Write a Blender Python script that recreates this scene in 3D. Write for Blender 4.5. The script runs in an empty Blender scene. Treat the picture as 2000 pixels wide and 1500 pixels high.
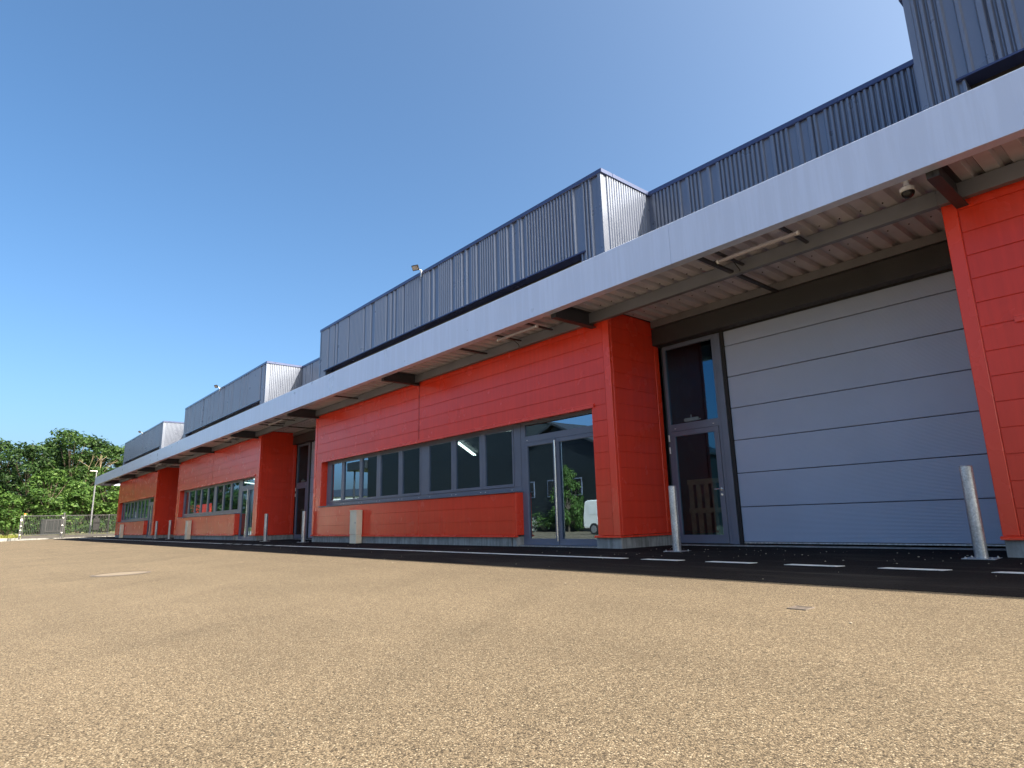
import bpy, math, random
from mathutils import Vector, Matrix, Quaternion
sc = bpy.context.scene
C = sc.collection
R = math.radians
random.seed(7)

# ------------------------------------------------------------------ camera
F_PX, PITCH, ROLL, YAW, HC = 1216.5, .2149, -.0261, .8607, .565
def cam_dir(u, v, w):
    c, s = math.cos(ROLL), math.sin(ROLL); u, v = c*u - s*v, s*u + c*v
    c, s = math.cos(PITCH), math.sin(PITCH); v, w = c*v + s*w, -s*v + c*w
    c, s = math.cos(YAW), math.sin(YAW)
    return Vector((c*u - s*w, s*u + c*w, v))
cd = bpy.data.cameras.new('camera'); cam = bpy.data.objects.new('camera', cd); C.objects.link(cam)
rx, ry, rz = cam_dir(1, 0, 0), cam_dir(0, 1, 0), -cam_dir(0, 0, 1)
M4 = Matrix((rx, ry, rz)).transposed().to_4x4(); M4.translation = (0, 0, HC)
cam.matrix_world = M4
cd.sensor_width = 36; cd.lens = F_PX/2000*36; cd.clip_start = .05; cd.clip_end = 4000
sc.camera = cam

# ------------------------------------------------------------------ light
SUN = Vector((1, .404, 1)).normalized()
EL = math.asin(SUN.z); AZ = math.atan2(SUN.x, SUN.y)
W = bpy.data.worlds.new('World'); sc.world = W; W.use_nodes = True
nt = W.node_tree; nt.nodes.clear()
sky = nt.nodes.new('ShaderNodeTexSky'); sky.sky_type = 'NISHITA'; sky.sun_disc = False
sky.sun_elevation = EL; sky.sun_rotation = AZ
sky.altitude = 0; sky.air_density = .6; sky.dust_density = 5.0; sky.ozone_density = 1.0
bg = nt.nodes.new('ShaderNodeBackground'); bg.inputs[1].default_value = .13
wo = nt.nodes.new('ShaderNodeOutputWorld')
tint = nt.nodes.new('ShaderNodeMix'); tint.data_type = 'RGBA'; tint.blend_type = 'MULTIPLY'; tint.inputs[0].default_value = 1
tint.inputs[7].default_value = (.925, 1, .905, 1)
hsv = nt.nodes.new('ShaderNodeHueSaturation'); hsv.inputs['Saturation'].default_value = 1.3
nt.links.new(sky.outputs[0], hsv.inputs['Color']); nt.links.new(hsv.outputs[0], tint.inputs[6]); nt.links.new(tint.outputs[2], bg.inputs[0]); nt.links.new(bg.outputs[0], wo.inputs[0])
sl = bpy.data.lights.new('sun', 'SUN'); sl.energy = 4.7; sl.angle = R(.5); sl.color = (1, .89, .73)
so = bpy.data.objects.new('sun', sl); C.objects.link(so)
so.rotation_euler = (-SUN).to_track_quat('-Z', 'Y').to_euler(); so.location = (20, 20, 40)
vs = sc.view_settings
sc.display_settings.display_device = 'sRGB'
vs.view_transform = 'Standard'; vs.look = 'None'; vs.gamma = 1; vs.use_curve_mapping = False
vs.exposure = 1.6
try:
    sc.cycles.max_bounces = 8; sc.cycles.transparent_max_bounces = 12
except Exception: pass

# ------------------------------------------------------------------ materials
class N:
    """tiny node-tree helper"""
    def __init__(s, name):
        s.m = bpy.data.materials.new(name); s.m.use_nodes = True
        s.t = s.m.node_tree; s.b = s.t.nodes['Principled BSDF']; s.o = s.t.nodes['Material Output']
    def n(s, kind, **kw):
        x = s.t.nodes.new('ShaderNode' + kind)
        for k, v in kw.items(): setattr(x, k, v)
        return x
    def l(s, a, b): s.t.links.new(a, b)
    def pos(s):
        return s.n('NewGeometry').outputs['Position']
    def scaled(s, v):
        q = s.n('Mapping'); q.inputs['Scale'].default_value = v; s.l(s.pos(), q.inputs[0]); return q.outputs[0]
    def noise(s, vec, scale, detail=3, rough=.5):
        q = s.n('TexNoise'); q.inputs['Scale'].default_value = scale; q.inputs['Detail'].default_value = detail
        q.inputs['Roughness'].default_value = rough; s.l(vec, q.inputs['Vector']); return q.outputs['Fac']
    def ramp(s, fac, stops):
        q = s.n('ValToRGB'); e = q.color_ramp.elements
        while len(e) < len(stops): e.new(.5)
        for i, (p, c) in enumerate(stops):
            e[i].position = p; e[i].color = (*c, 1) if not isinstance(c, (int, float)) else (c, c, c, 1)
        s.l(fac, q.inputs[0]); return q.outputs[0]
    def mix(s, fac, a, b, mode='MIX'):
        q = s.n('Mix', data_type='RGBA', blend_type=mode)
        for sock, v in ((q.inputs[0], fac), (q.inputs[6], a), (q.inputs[7], b)):
            if hasattr(v, 'links'): s.l(v, sock)
            elif isinstance(v, (int, float)): sock.default_value = v if sock.type == 'VALUE' else (v, v, v, 1)
            else: sock.default_value = (*v, 1)
        return q.outputs[2]
    def math(s, op, a, b):
        q = s.n('Math', operation=op)
        for sock, v in ((q.inputs[0], a), (q.inputs[1], b)):
            if hasattr(v, 'links'): s.l(v, sock)
            else: sock.default_value = v
        return q.outputs[0]
    def bump(s, h, strength, dist):
        q = s.n('Bump'); q.inputs['Strength'].default_value = strength; q.inputs['Distance'].default_value = dist
        s.l(h, q.inputs['Height']); s.l(q.outputs[0], s.b.inputs['Normal'])

def paint(name, col, rough=.4, metal=0., var=.12, scale=1.5, bump=0, coat=0, spec=.5, streak=0.):
    k = N(name); p = k.pos()
    f = k.noise(p, scale, 4)
    dark = tuple(c*(1-var) for c in col); lite = tuple(min(1, c*(1+var)) for c in col)
    col_ = k.ramp(f, [(.3, dark), (.7, lite)])
    if streak:
        st = k.ramp(k.noise(k.scaled((6, 6, .35)), 1.7, 5, .62), [(.44, 1-streak), (.6, 1.)])
        col_ = k.mix(1., col_, st, 'MULTIPLY')
    k.l(col_, k.b.inputs['Base Color'])
    k.l(k.ramp(k.noise(p, scale*4, 3), [(.3, max(.03, rough-.03)), (.75, rough+.03)]), k.b.inputs['Roughness'])
    k.b.inputs['Metallic'].default_value = metal
    k.b.inputs['Specular IOR Level'].default_value = spec
    if coat: k.b.inputs['Coat Weight'].default_value = coat; k.b.inputs['Coat Roughness'].default_value = .12
    if bump: k.bump(k.noise(p, 260, 2), bump, .002)
    return k.m

def asphalt_mat(name, tone, spec=.25):
    k = N(name); p = k.pos()
    vo = k.n('TexVoronoi'); vo.inputs['Scale'].default_value = 160; k.l(p, vo.inputs['Vector'])
    sep = k.n('SeparateColor'); k.l(vo.outputs['Color'], sep.inputs[0])
    stones = k.ramp(sep.outputs[0], [(0, (.05, .04, .032)), (.24, (.17, .138, .106)), (.6, (.235, .19, .145)), (.9, (.31, .255, .2)), (1., (.5, .45, .38))])
    edge = k.ramp(vo.outputs['Distance'], [(.3, 1.), (.8, .45)])
    grain = k.mix(1., stones, edge, 'MULTIPLY')
    grit = k.ramp(k.noise(p, 420, 2), [(.35, .7), (.65, 1.25)])
    grain = k.mix(.8, grain, grit, 'MULTIPLY')
    big = k.ramp(k.noise(p, .55, 5, .6), [(.3, .9), (.7, 1.08)])
    c = k.mix(1., grain, big, 'MULTIPLY')
    patch = k.ramp(k.noise(k.scaled((.35, 1.3, 1)), .9, 4), [(.35, .95), (.68, 1.04)])
    c = k.mix(1., c, patch, 'MULTIPLY')
    wide = k.ramp(k.noise(k.scaled((.1, .3, 1)), 1., 5, .62), [(.34, .94), (.5, 1.), (.68, 1.05)])
    c = k.mix(1., c, wide, 'MULTIPLY')
    wv = k.n('TexWave', wave_type='RINGS', rings_direction='Z'); wv.inputs['Scale'].default_value = .17; wv.inputs['Distortion'].default_value = 3.5; wv.inputs['Detail'].default_value = 3
    mp = k.n('Mapping'); mp.inputs['Location'].default_value = (31, 16, 0); k.l(p, mp.inputs[0]); k.l(mp.outputs[0], wv.inputs['Vector'])
    track = k.ramp(wv.outputs['Fac'], [(.0, .91), (.07, .98), (.2, 1.)])
    fade = k.ramp(k.noise(p, .22, 3), [(.45, 0.), (.6, 1.)])
    c = k.mix(fade, c, k.mix(1., c, track, 'MULTIPLY'))
    spots = k.n('TexVoronoi'); spots.inputs['Scale'].default_value = 1.3; k.l(p, spots.inputs['Vector'])
    c = k.mix(1., c, k.ramp(spots.outputs['Distance'], [(.02, .6), (.045, 1.)]), 'MULTIPLY')
    c = k.mix(1., c, tone, 'MULTIPLY')
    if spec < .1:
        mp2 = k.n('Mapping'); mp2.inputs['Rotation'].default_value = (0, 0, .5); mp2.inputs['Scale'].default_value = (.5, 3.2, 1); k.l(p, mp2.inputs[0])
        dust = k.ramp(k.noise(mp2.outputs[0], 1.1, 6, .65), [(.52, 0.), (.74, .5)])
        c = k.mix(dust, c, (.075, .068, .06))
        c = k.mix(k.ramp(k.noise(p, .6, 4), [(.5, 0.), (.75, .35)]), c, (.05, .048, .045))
    k.l(c, k.b.inputs['Base Color'])
    k.b.inputs['Roughness'].default_value = .9; k.b.inputs['Specular IOR Level'].default_value = spec
    k.bump(k.math('SUBTRACT', 1., vo.outputs['Distance']), .7, .004)
    return k.m

def glass_mat(name, tint, ior, refl, base):
    k = N(name); t = k.t; t.nodes.remove(k.b)
    tr = k.n('BsdfTransparent'); tr.inputs[0].default_value = (*tint, 1)
    gl = k.n('BsdfGlossy'); gl.inputs['Roughness'].default_value = .0; gl.inputs[0].default_value = (*refl, 1)
    fr = k.n('Fresnel'); fr.inputs['IOR'].default_value = ior
    wob = k.n('Bump'); wob.inputs['Strength'].default_value = .04; wob.inputs['Distance'].default_value = .01
    k.l(k.noise(k.pos(), 1.3, 2), wob.inputs['Height']); k.l(wob.outputs[0], gl.inputs['Normal'])
    mx = k.n('MixShader'); front = k.math('SUBTRACT', 1., k.n('NewGeometry').outputs['Backfacing'])   # reflect once, at the outer face of the pane
    k.l(k.math('MULTIPLY', k.math('ADD', k.math('MULTIPLY', fr.outputs[0], 1-base), base), front), mx.inputs[0]); k.l(tr.outputs[0], mx.inputs[1]); k.l(gl.outputs[0], mx.inputs[2])
    k.l(mx.outputs[0], k.o.inputs[0]); return k.m

def worn_paint():
    k = N('white road paint'); p = k.pos()
    base = k.ramp(k.noise(p, 5, 4), [(.3, (.62, .62, .6)), (.7, (.8, .8, .78))])
    wear = k.ramp(k.noise(p, 22, 5, .7), [(.56, 0.), (.72, .8)])
    k.l(k.mix(wear, base, (.14, .14, .14)), k.b.inputs['Base Color']); k.b.inputs['Roughness'].default_value = .7; return k.m

def door_mat():
    k = N('sectional door steel'); p = k.pos()
    w = k.n('TexWave', wave_type='BANDS', bands_direction='Z'); w.inputs['Scale'].default_value = 16; w.inputs['Distortion'].default_value = 0
    k.l(p, w.inputs['Vector'])
    base = k.ramp(k.noise(p, 1.1, 4), [(.3, (.35, .4, .52)), (.7, (.38, .43, .56))])
    k.l(base, k.b.inputs['Base Color'])
    k.b.inputs['Roughness'].default_value = .38; k.b.inputs['Metallic'].default_value = .15
    st = k.noise(k.scaled((60, 60, 400)), 1, 2)
    k.bump(k.math('ADD', k.math('MULTIPLY', w.outputs['Fac'], 1.), k.math('MULTIPLY', st, .5)), .55, .003)
    return k.m

def galv_mat():
    k = N('galvanised steel'); p = k.pos()
    vo = k.n('TexVoronoi'); vo.inputs['Scale'].default_value = 60; k.l(p, vo.inputs['Vector'])
    sp = k.n('SeparateColor'); k.l(vo.outputs['Color'], sp.inputs[0])
    c = k.ramp(sp.outputs[0], [(0, (.42, .43, .45)), (1, (.62, .63, .65))])
    st = k.ramp(k.noise(k.scaled((9, 9, 1.2)), 2.2, 5), [(.4, .75), (.62, 1.08)])
    k.l(k.mix(1., c, st, 'MULTIPLY'), k.b.inputs['Base Color'])
    k.b.inputs['Metallic'].default_value = .75
    k.l(k.ramp(sp.outputs[1], [(0, .3), (1, .48)]), k.b.inputs['Roughness']); return k.m

def concrete_mat():
    k = N('concrete'); p = k.pos()
    f = k.noise(p, 3.5, 6, .65)
    c = k.ramp(f, [(.28, (.2, .2, .19)), (.5, (.32, .32, .31)), (.75, (.4, .4, .385))])
    drip = k.ramp(k.noise(k.scaled((7, 7, .7)), 1.6, 4), [(.42, .72), (.6, 1.05)])
    k.l(k.mix(1., c, drip, 'MULTIPLY'), k.b.inputs['Base Color']); k.b.inputs['Roughness'].default_value = .85
    k.bump(k.noise(p, 60, 4), .3, .004); return k.m

def leaf_mat(name, a, b, c):
    k = N(name); oi = k.n('ObjectInfo'); g = k.n('NewGeometry')
    f = k.noise(k.pos(), .9, 3)
    mixr = k.math('ADD', k.math('MULTIPLY', g.outputs['Random Per Island'], .6), k.math('MULTIPLY', f, .4))
    mixr = k.math('ADD', mixr, k.math('MULTIPLY', oi.outputs['Random'], .12))
    col = k.ramp(mixr, [(.2, a), (.55, b), (.95, c)])
    k.l(col, k.b.inputs['Base Color']); k.b.inputs['Roughness'].default_value = .55; k.b.inputs['Specular IOR Level'].default_value = .3
    tl = k.n('BsdfTranslucent'); k.l(col, tl.inputs[0])
    mx = k.n('MixShader'); mx.inputs[0].default_value = .35
    k.l(k.b.outputs[0], mx.inputs[1]); k.l(tl.outputs[0], mx.inputs[2]); k.l(mx.outputs[0], k.o.inputs[0]); return k.m

def emit_mat(name, col, s):
    k = N(name); k.b.inputs['Base Color'].default_value = (*col, 1)
    k.b.inputs['Emission Color'].default_value = (*col, 1); k.b.inputs['Emission Strength'].default_value = s; return k.m

def soil_mat(name, a, b, sc_=.8):
    k = N(name); p = k.pos()
    k.l(k.ramp(k.noise(p, sc_, 6, .7), [(.3, a), (.7, b)]), k.b.inputs['Base Color']); k.b.inputs['Roughness'].default_value = .95
    k.bump(k.noise(p, 14, 4), .5, .03); return k.m

Mt = dict(
    asphalt=asphalt_mat('tan chip asphalt', (.755, .72, .62)), darker=asphalt_mat('near-black asphalt', (.085, .092, .12), .08), concrete=concrete_mat(), galv=galv_mat(), door=door_mat(),
    red=paint('red coated cladding', (.8, .052, .022), .26, 0, .06, .5, .18, spec=.42, streak=.07),
    redtrim=paint('red folded flashing', (.83, .06, .026), .27, 0, .04, .6, spec=.5),
    frame=paint('anthracite frame', (.13, .15, .21), .34, 0, .08, 2, .1),
    steel=paint('painted canopy steel', (.038, .038, .044), .5, 0, .1, 2),
    purlin=paint('galvanised purlin', (.19, .195, .215), .45, .3, .1, 2),
    soffit=paint('galvanised soffit sheet', (.58, .56, .6), .5, .1, .1, 2.5),
    fascia=paint('pale grey fascia metal', (.60, .68, .86), .3, .1, .03, .4, streak=.06),
    clad=paint('silver grey cladding', (.185, .21, .275), .3, .4, .03, .5),
    coping=paint('grey coping metal', (.07, .09, .18), .25, .4, .04, 1),
    fence=paint('weathered zinc fence', (.075, .075, .08), .5, .3, .1, 3), beam=paint('grey steel beam', (.055, .052, .05), .7, 0, .15, 3),
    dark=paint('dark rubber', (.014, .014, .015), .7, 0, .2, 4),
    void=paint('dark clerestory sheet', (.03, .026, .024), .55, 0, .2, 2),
    white=paint('white plastic', (.78, .77, .74), .4, 0, .04, 6),
    line=worn_paint(),
    beige=paint('beige polyester cabinet', (.8, .7, .53), .55, 0, .08, 4, .2),
    inox=paint('brushed stainless', (.68, .69, .7), .24, .9, .05, 6),
    blackp=paint('black plastic', (.02, .02, .022), .25, 0, .1, 6),
    lens=paint('floodlight lens', (.4, .36, .33), .25, 0, .1, 10),
    tube=paint('frosted tube light', (.4, .37, .39), .3, 0, .05, 4),
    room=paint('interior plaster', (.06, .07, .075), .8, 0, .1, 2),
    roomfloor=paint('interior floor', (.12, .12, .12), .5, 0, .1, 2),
    wood=paint('pallet wood', (.22, .15, .085), .8, 0, .25, 8),
    glass=glass_mat('insulated glass', (.42, .5, .5), 1.6, (.52, .74, .98), .34), clear=glass_mat('clear door glass', (.75, .8, .8), 1.5, (.22, .55, .85), .13),
    lamp=emit_mat('lit ceiling tube', (1, .97, .9), 6.),
    bark=paint('bark', (.075, .058, .042), .9, 0, .3, 6),
    palebark=paint('pale dead wood', (.27, .21, .14), .9, 0, .2, 6),
    leafA=leaf_mat('dark green leaves', (.008, .022, .008), (.018, .048, .012), (.045, .09, .02)),
    leafB=leaf_mat('mid green leaves', (.012, .032, .009), (.03, .071, .015), (.07, .13, .027)),
    leafC=leaf_mat('bright green leaves', (.025, .065, .013), (.058, .122, .023), (.12, .2, .043)),
    grass=leaf_mat('verge grass', (.08, .1, .016), (.17, .19, .03), (.26, .26, .06)),
    verge=soil_mat('verge soil', (.09, .1, .025), (.19, .19, .05)),
    land=soil_mat('far land', (.08, .09, .035), (.13, .12, .06), .05),
    oppw=paint('dark green grey sheet', (.012, .016, .018), .5, .05, .1, 1),
    opr=paint('dark roof sheet', (.03, .034, .038), .5, .1, .1, 1),
    vanw=paint('white van paint', (.8, .78, .74), .22, 0, .02, 2, coat=.6),
    tyre=paint('tyre rubber', (.02, .02, .02), .8, 0, .1, 6),
    amber=paint('orange beacon lens', (.75, .16, .03), .3, 0, .1, 6),
    iron=paint('cast iron', (.12, .1, .085), .7, .3, .3, 25),
    sandc=paint('sandy concrete lid', (.17, .138, .1), .9, 0, .18, 14),
    stone=paint('pale stones', (.36, .31, .24), .9, 0, .2, 30),
    flower=leaf_mat('white blossom', (.35, .36, .3), (.6, .6, .52), (.75, .74, .68)),
)

# ------------------------------------------------------------------ mesh helpers
WL = {}
def link(name, me, mat, parent=None, loc=(0, 0, 0), rot=None):
    o = bpy.data.objects.new(name, me); C.objects.link(o)
    loc = Vector(loc); WL[o] = loc
    if parent is not None:
        o.parent = parent; o.location = loc - WL[parent]
    else: o.location = loc
    if rot: o.rotation_euler = rot
    if me is not None and mat is not None and not me.materials: me.materials.append(mat)
    return o
def tag(o, label, cat, group=None):
    o['label'] = label; o['category'] = cat
    if group: o['group'] = group
    return o
def empty(name, loc, label, cat, group=None):
    o = link(name, None, None, None, loc); o.empty_display_size = .2
    return tag(o, label, cat, group)
def structure(o): o['kind'] = 'structure'; return o
def stuff(o): o['kind'] = 'stuff'; return o

class MB:
    def __init__(s): s.v = []; s.f = []
    def add(s, vs_, fs): 
        b = len(s.v); s.v += [tuple(x) for x in vs_]; s.f += [tuple(b+i for i in q) for q in fs]; return s
    def box(s, x0, x1, y0, y1, z0, z1, c=0):
        if c <= 0:
            return s.add([(x, y, z) for z in (z0, z1) for y in (y0, y1) for x in (x0, x1)],
                         [(0, 2, 3, 1), (4, 5, 7, 6), (0, 1, 5, 4), (2, 6, 7, 3), (0, 4, 6, 2), (1, 3, 7, 5)])
        V = []; idx = {}
        X, Y, Z = (x0, x1), (y0, y1), (z0, z1)
        for i in (0, 1):
            for j in (0, 1):
                for k in (0, 1):
                    sx, sy, sz = (1-2*i)*c, (1-2*j)*c, (1-2*k)*c
                    idx[i, j, k, 0] = len(V); V.append((X[i], Y[j]+sy, Z[k]+sz))
                    idx[i, j, k, 1] = len(V); V.append((X[i]+sx, Y[j], Z[k]+sz))
                    idx[i, j, k, 2] = len(V); V.append((X[i]+sx, Y[j]+sy, Z[k]))
        Fs = []
        for a in range(3):
            b, d = (a+1) % 3, (a+2) % 3
            for sgn in (0, 1):
                def q(u, w):
                    t = [0, 0, 0]; t[a] = sgn; t[b] = u; t[d] = w; return idx[(*t, a)]
                loop = [q(0, 0), q(1, 0), q(1, 1), q(0, 1)]
                Fs.append(loop if sgn else loop[::-1])
            for u in (0, 1):
                for w in (0, 1):
                    def e(end, which):
                        t = [0, 0, 0]; t[a] = end; t[b] = u; t[d] = w; return idx[(*t, which)]
                    loop = [e(0, b), e(1, b), e(1, d), e(0, d)]
                    Fs.append(loop if (u == w) else loop[::-1])
        for i in (0, 1):
            for j in (0, 1):
                for k in (0, 1):
                    t = [idx[i, j, k, n] for n in range(3)]
                    Fs.append(t if (i+j+k) % 2 else t[::-1])
        return s.add(V, Fs)
    def cyl(s, p0, p1, r0, r1=None, n=16, caps=True):
        r1 = r0 if r1 is None else r1
        p0, p1 = Vector(p0), Vector(p1); d = (p1-p0).normalized()
        a = d.orthogonal().normalized(); b = d.cross(a)
        V = [p + (a*math.cos(2*math.pi*i/n) + b*math.sin(2*math.pi*i/n))*r for p, r in ((p0, r0), (p1, r1)) for i in range(n)]
        Fs = [(i, (i+1) % n, n+(i+1) % n, n+i) for i in range(n)]
        if caps: Fs += [tuple(range(n))[::-1], tuple(range(n, 2*n))]
        return s.add(V, Fs)
    def path(s, pts, r, n=8):
        for a, b in zip(pts, pts[1:]): s.cyl(a, b, r, n=n)
        return s
    def sphere(s, c, r, nu=20, nv=10, z0=-1., z1=1.):
        V = []; Fs = []
        r = r if isinstance(r, tuple) else (r, r, r)
        for j in range(nv+1):
            t = z0 + (z1-z0)*j/nv; t = max(-1, min(1, t)); ph = math.asin(t)
            for i in range(nu):
                th = 2*math.pi*i/nu
                V.append((c[0]+r[0]*math.cos(ph)*math.cos(th), c[1]+r[1]*math.cos(ph)*math.sin(th), c[2]+r[2]*t))
        for j in range(nv):
            for i in range(nu): Fs.append((j*nu+i, j*nu+(i+1) % nu, (j+1)*nu+(i+1) % nu, (j+1)*nu+i))
        return s.add(V, Fs)
    def prism(s, prof, x0, x1, axis='x'):
        """prof: closed (a,b) polygon; extruded along axis. axis x: (y,z); axis y: (x,z)"""
        n = len(prof)
        if axis == 'x': V = [(x0, a, b) for a, b in prof] + [(x1, a, b) for a, b in prof]
        else: V = [(a, x0, b) for a, b in prof] + [(a, x1, b) for a, b in prof]
        Fs = [(i, (i+1) % n, n+(i+1) % n, n+i) for i in range(n)] + [tuple(range(n))[::-1], tuple(range(n, 2*n))]
        return s.add(V, Fs)
    def mesh(s, name, smooth=False):
        me = bpy.data.meshes.new(name); me.from_pydata(s.v, [], s.f); me.validate(); me.update()
        import bmesh
        b = bmesh.new(); b.from_mesh(me); bmesh.ops.recalc_face_normals(b, faces=b.faces); b.to_mesh(me); b.free()
        if smooth:
            for p in me.polygons: p.use_smooth = True
            try: me.set_sharp_from_angle(angle=R(38))
            except Exception: pass
        return me
    def build(s, name, mat, parent=None, loc=None, smooth=False, rot=None):
        """vertices are in world coordinates; the object's origin goes to loc"""
        if loc is None: loc = WL[parent] if parent is not None else (0, 0, 0)
        L = Vector(loc); s.v = [tuple(Vector(v)-L) for v in s.v]
        return link(name, s.mesh(name, smooth), mat, parent, loc, rot)

_cache = {}
def piece(name, mat, parent, x0, x1, y0, y1, z0, z1, c=.004):
    """one box-shaped piece; pieces of equal size share mesh data"""
    k = (name, mat.name, round(x1-x0, 3), round(y1-y0, 3), round(z1-z0, 3), c)
    if k not in _cache:
        me = MB().box(0, k[2], 0, k[3], 0, k[4], c).mesh(name); me.materials.append(mat); _cache[k] = me
    return link(name, _cache[k], mat, parent, (x0, y0, z0))

# ------------------------------------------------------------------ the ground
SLOPE = .02
def gz(y): return 0. if y >= 9 else (-SLOPE*(9-y) if y > -10 else -.38)
def strip(name, ys, x0, x1, mat):
    m = MB()
    for i in range(len(ys)-1):
        m.add([(x0, ys[i], gz(ys[i])), (x1, ys[i], gz(ys[i])), (x1, ys[i+1], gz(ys[i+1])), (x0, ys[i+1], gz(ys[i+1]))], [(0, 1, 2, 3)])
    return structure(m.build(name, mat))
strip('yard_asphalt', [-60, -10, 9, 60], -71.6, 90, Mt['asphalt'])
# near-black asphalt strip along the building: a thin layer on the yard
def dark_strip(y0, y1, x0, x1):
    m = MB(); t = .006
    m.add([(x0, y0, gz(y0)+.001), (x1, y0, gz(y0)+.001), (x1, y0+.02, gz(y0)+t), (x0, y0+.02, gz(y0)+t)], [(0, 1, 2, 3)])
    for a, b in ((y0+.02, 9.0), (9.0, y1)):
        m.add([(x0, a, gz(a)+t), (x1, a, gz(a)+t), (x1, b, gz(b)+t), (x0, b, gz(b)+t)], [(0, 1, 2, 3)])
    return structure(m.build('asphalt_strip', Mt['darker']))
dark_strip(5.76, 10.5, -69.7, 40)
structure(MB().add([(-1500, -1500, -.6), (1500, -1500, -.6), (1500, 1500, -.6), (-1500, 1500, -.6)], [(0, 1, 2, 3)]).build('land', Mt['land']))
structure(MB().box(-420, -71.85, -200, 220, -.59, .03).build('grass_verge', Mt['verge']))
structure(MB().box(-71.85, -71.6, -60, 60, -.4, .12, .01).build('verge_kerb', Mt['concrete']))

# painted line: solid in front of the offices, dashed across the loading bays
MOD = 19.33
def marking(x0, x1, y=7.36, w=.11):
    m = MB(); a, b = y-w/2, y+w/2
    m.add([(x0, a, gz(a)+.010), (x1, a, gz(a)+.010), (x1+.05, b, gz(b)+.010), (x0+.05, b, gz(b)+.010),
           (x0, a, gz(a)+.006), (x1, a, gz(a)+.006), (x1+.05, b, gz(b)+.006), (x0+.05, b, gz(b)+.006)],
          [(0, 1, 2, 3), (0, 4, 5, 1), (1, 5, 6, 2), (2, 6, 7, 3), (3, 7, 4, 0)])
    return structure(m.build('lane_marking', Mt['line'], None, ((x0+x1)/2, y, gz(y))))
for b in range(0, 4):
    o = -b*MOD
    if b < 3: marking(-20.1+o, -6.16+o)
    else: marking(-69.+3., -6.16+o)
    for a, c_ in ((-5.80, -5.19), (-4.76, -4.15), (-3.71, -3.12), (-2.7, -2.11), (-1.72, -1.14)): marking(a+o, c_+o)
marking(-.77, 13.2)

# ------------------------------------------------------------------ the warehouse
BW, X0 = 13.70, -1.95                     # block width, left edge of the nearest block
D, DREC, DUP, DLOW, DWIN = 9.02, 10.60, 9.10, 10.68, 9.24
ROW, ZR = .307, .24
ZT, ZTOP = 4.31, 7.62
wh = empty('warehouse', (-28, 9.5, 0), 'long red and grey warehouse with loading bays under a pale canopy', 'warehouse')
P = lambda name, mat, *b, c=.004: piece(name, Mt[mat], wh, *b, c=c)

def ribbed(ribs, a0, a1, z0, z1, h=.042, fl=.022):
    """profile points along the sheet: list of (a, depth)"""
    pts = [(a0, 0)]
    for c, w in sorted(ribs):
        if c-w-fl <= pts[-1][0] or c+w+fl >= a1: continue
        pts += [(c-w-fl, 0), (c-w, h), (c+w, h), (c+w+fl, 0)]
    pts.append((a1, 0)); return pts
def rib_pattern(length, seed):
    rnd = random.Random(seed); out = []; t = .2
    seq = [4, 20, 1, 4, 11, 1, 4, 8, 1, 4, 14, 1, 2, 9]
    i = rnd.randrange(3) if seed else 0
    while t < length:
        n = seq[i % len(seq)]; i += 1
        for k in range(n):
            last = k == n-1
            out.append((t, .03 if last else .018)); t += .094
        t += .105 + (.05 if n > 8 else .02)*rnd.random()
    return out
def sheet_x(ribs, x0, x1, y, z0, z1, name='cladding_sheet'):
    pts = ribbed(ribs, x0, x1, z0, z1); m = MB()
    for (a, d), (b, e) in zip(pts, pts[1:]):
        m.add([(a, y-d, z0), (b, y-e, z0), (b, y-e, z1), (a, y-d, z1)], [(0, 1, 2, 3)])
    return m.build(name, Mt['clad'], wh, ((x0+x1)/2, y, z0))
def sheet_y(y0, y1, x, z0, z1, sgn):
    n = int((y1-y0-.14)/.078); pts = ribbed([(y0+.11+.078*k, .021) for k in range(n)], y0, y1, z0, z1, .026, .012); m = MB()
    for (a, d), (b, e) in zip(pts, pts[1:]):
        m.add([(x+sgn*d, a, z0), (x+sgn*e, b, z0), (x+sgn*e, b, z1), (x+sgn*d, a, z1)], [(0, 1, 2, 3)])
    return m.build('cladding_sheet', Mt['clad'], wh, (x, y0, z0))

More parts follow.
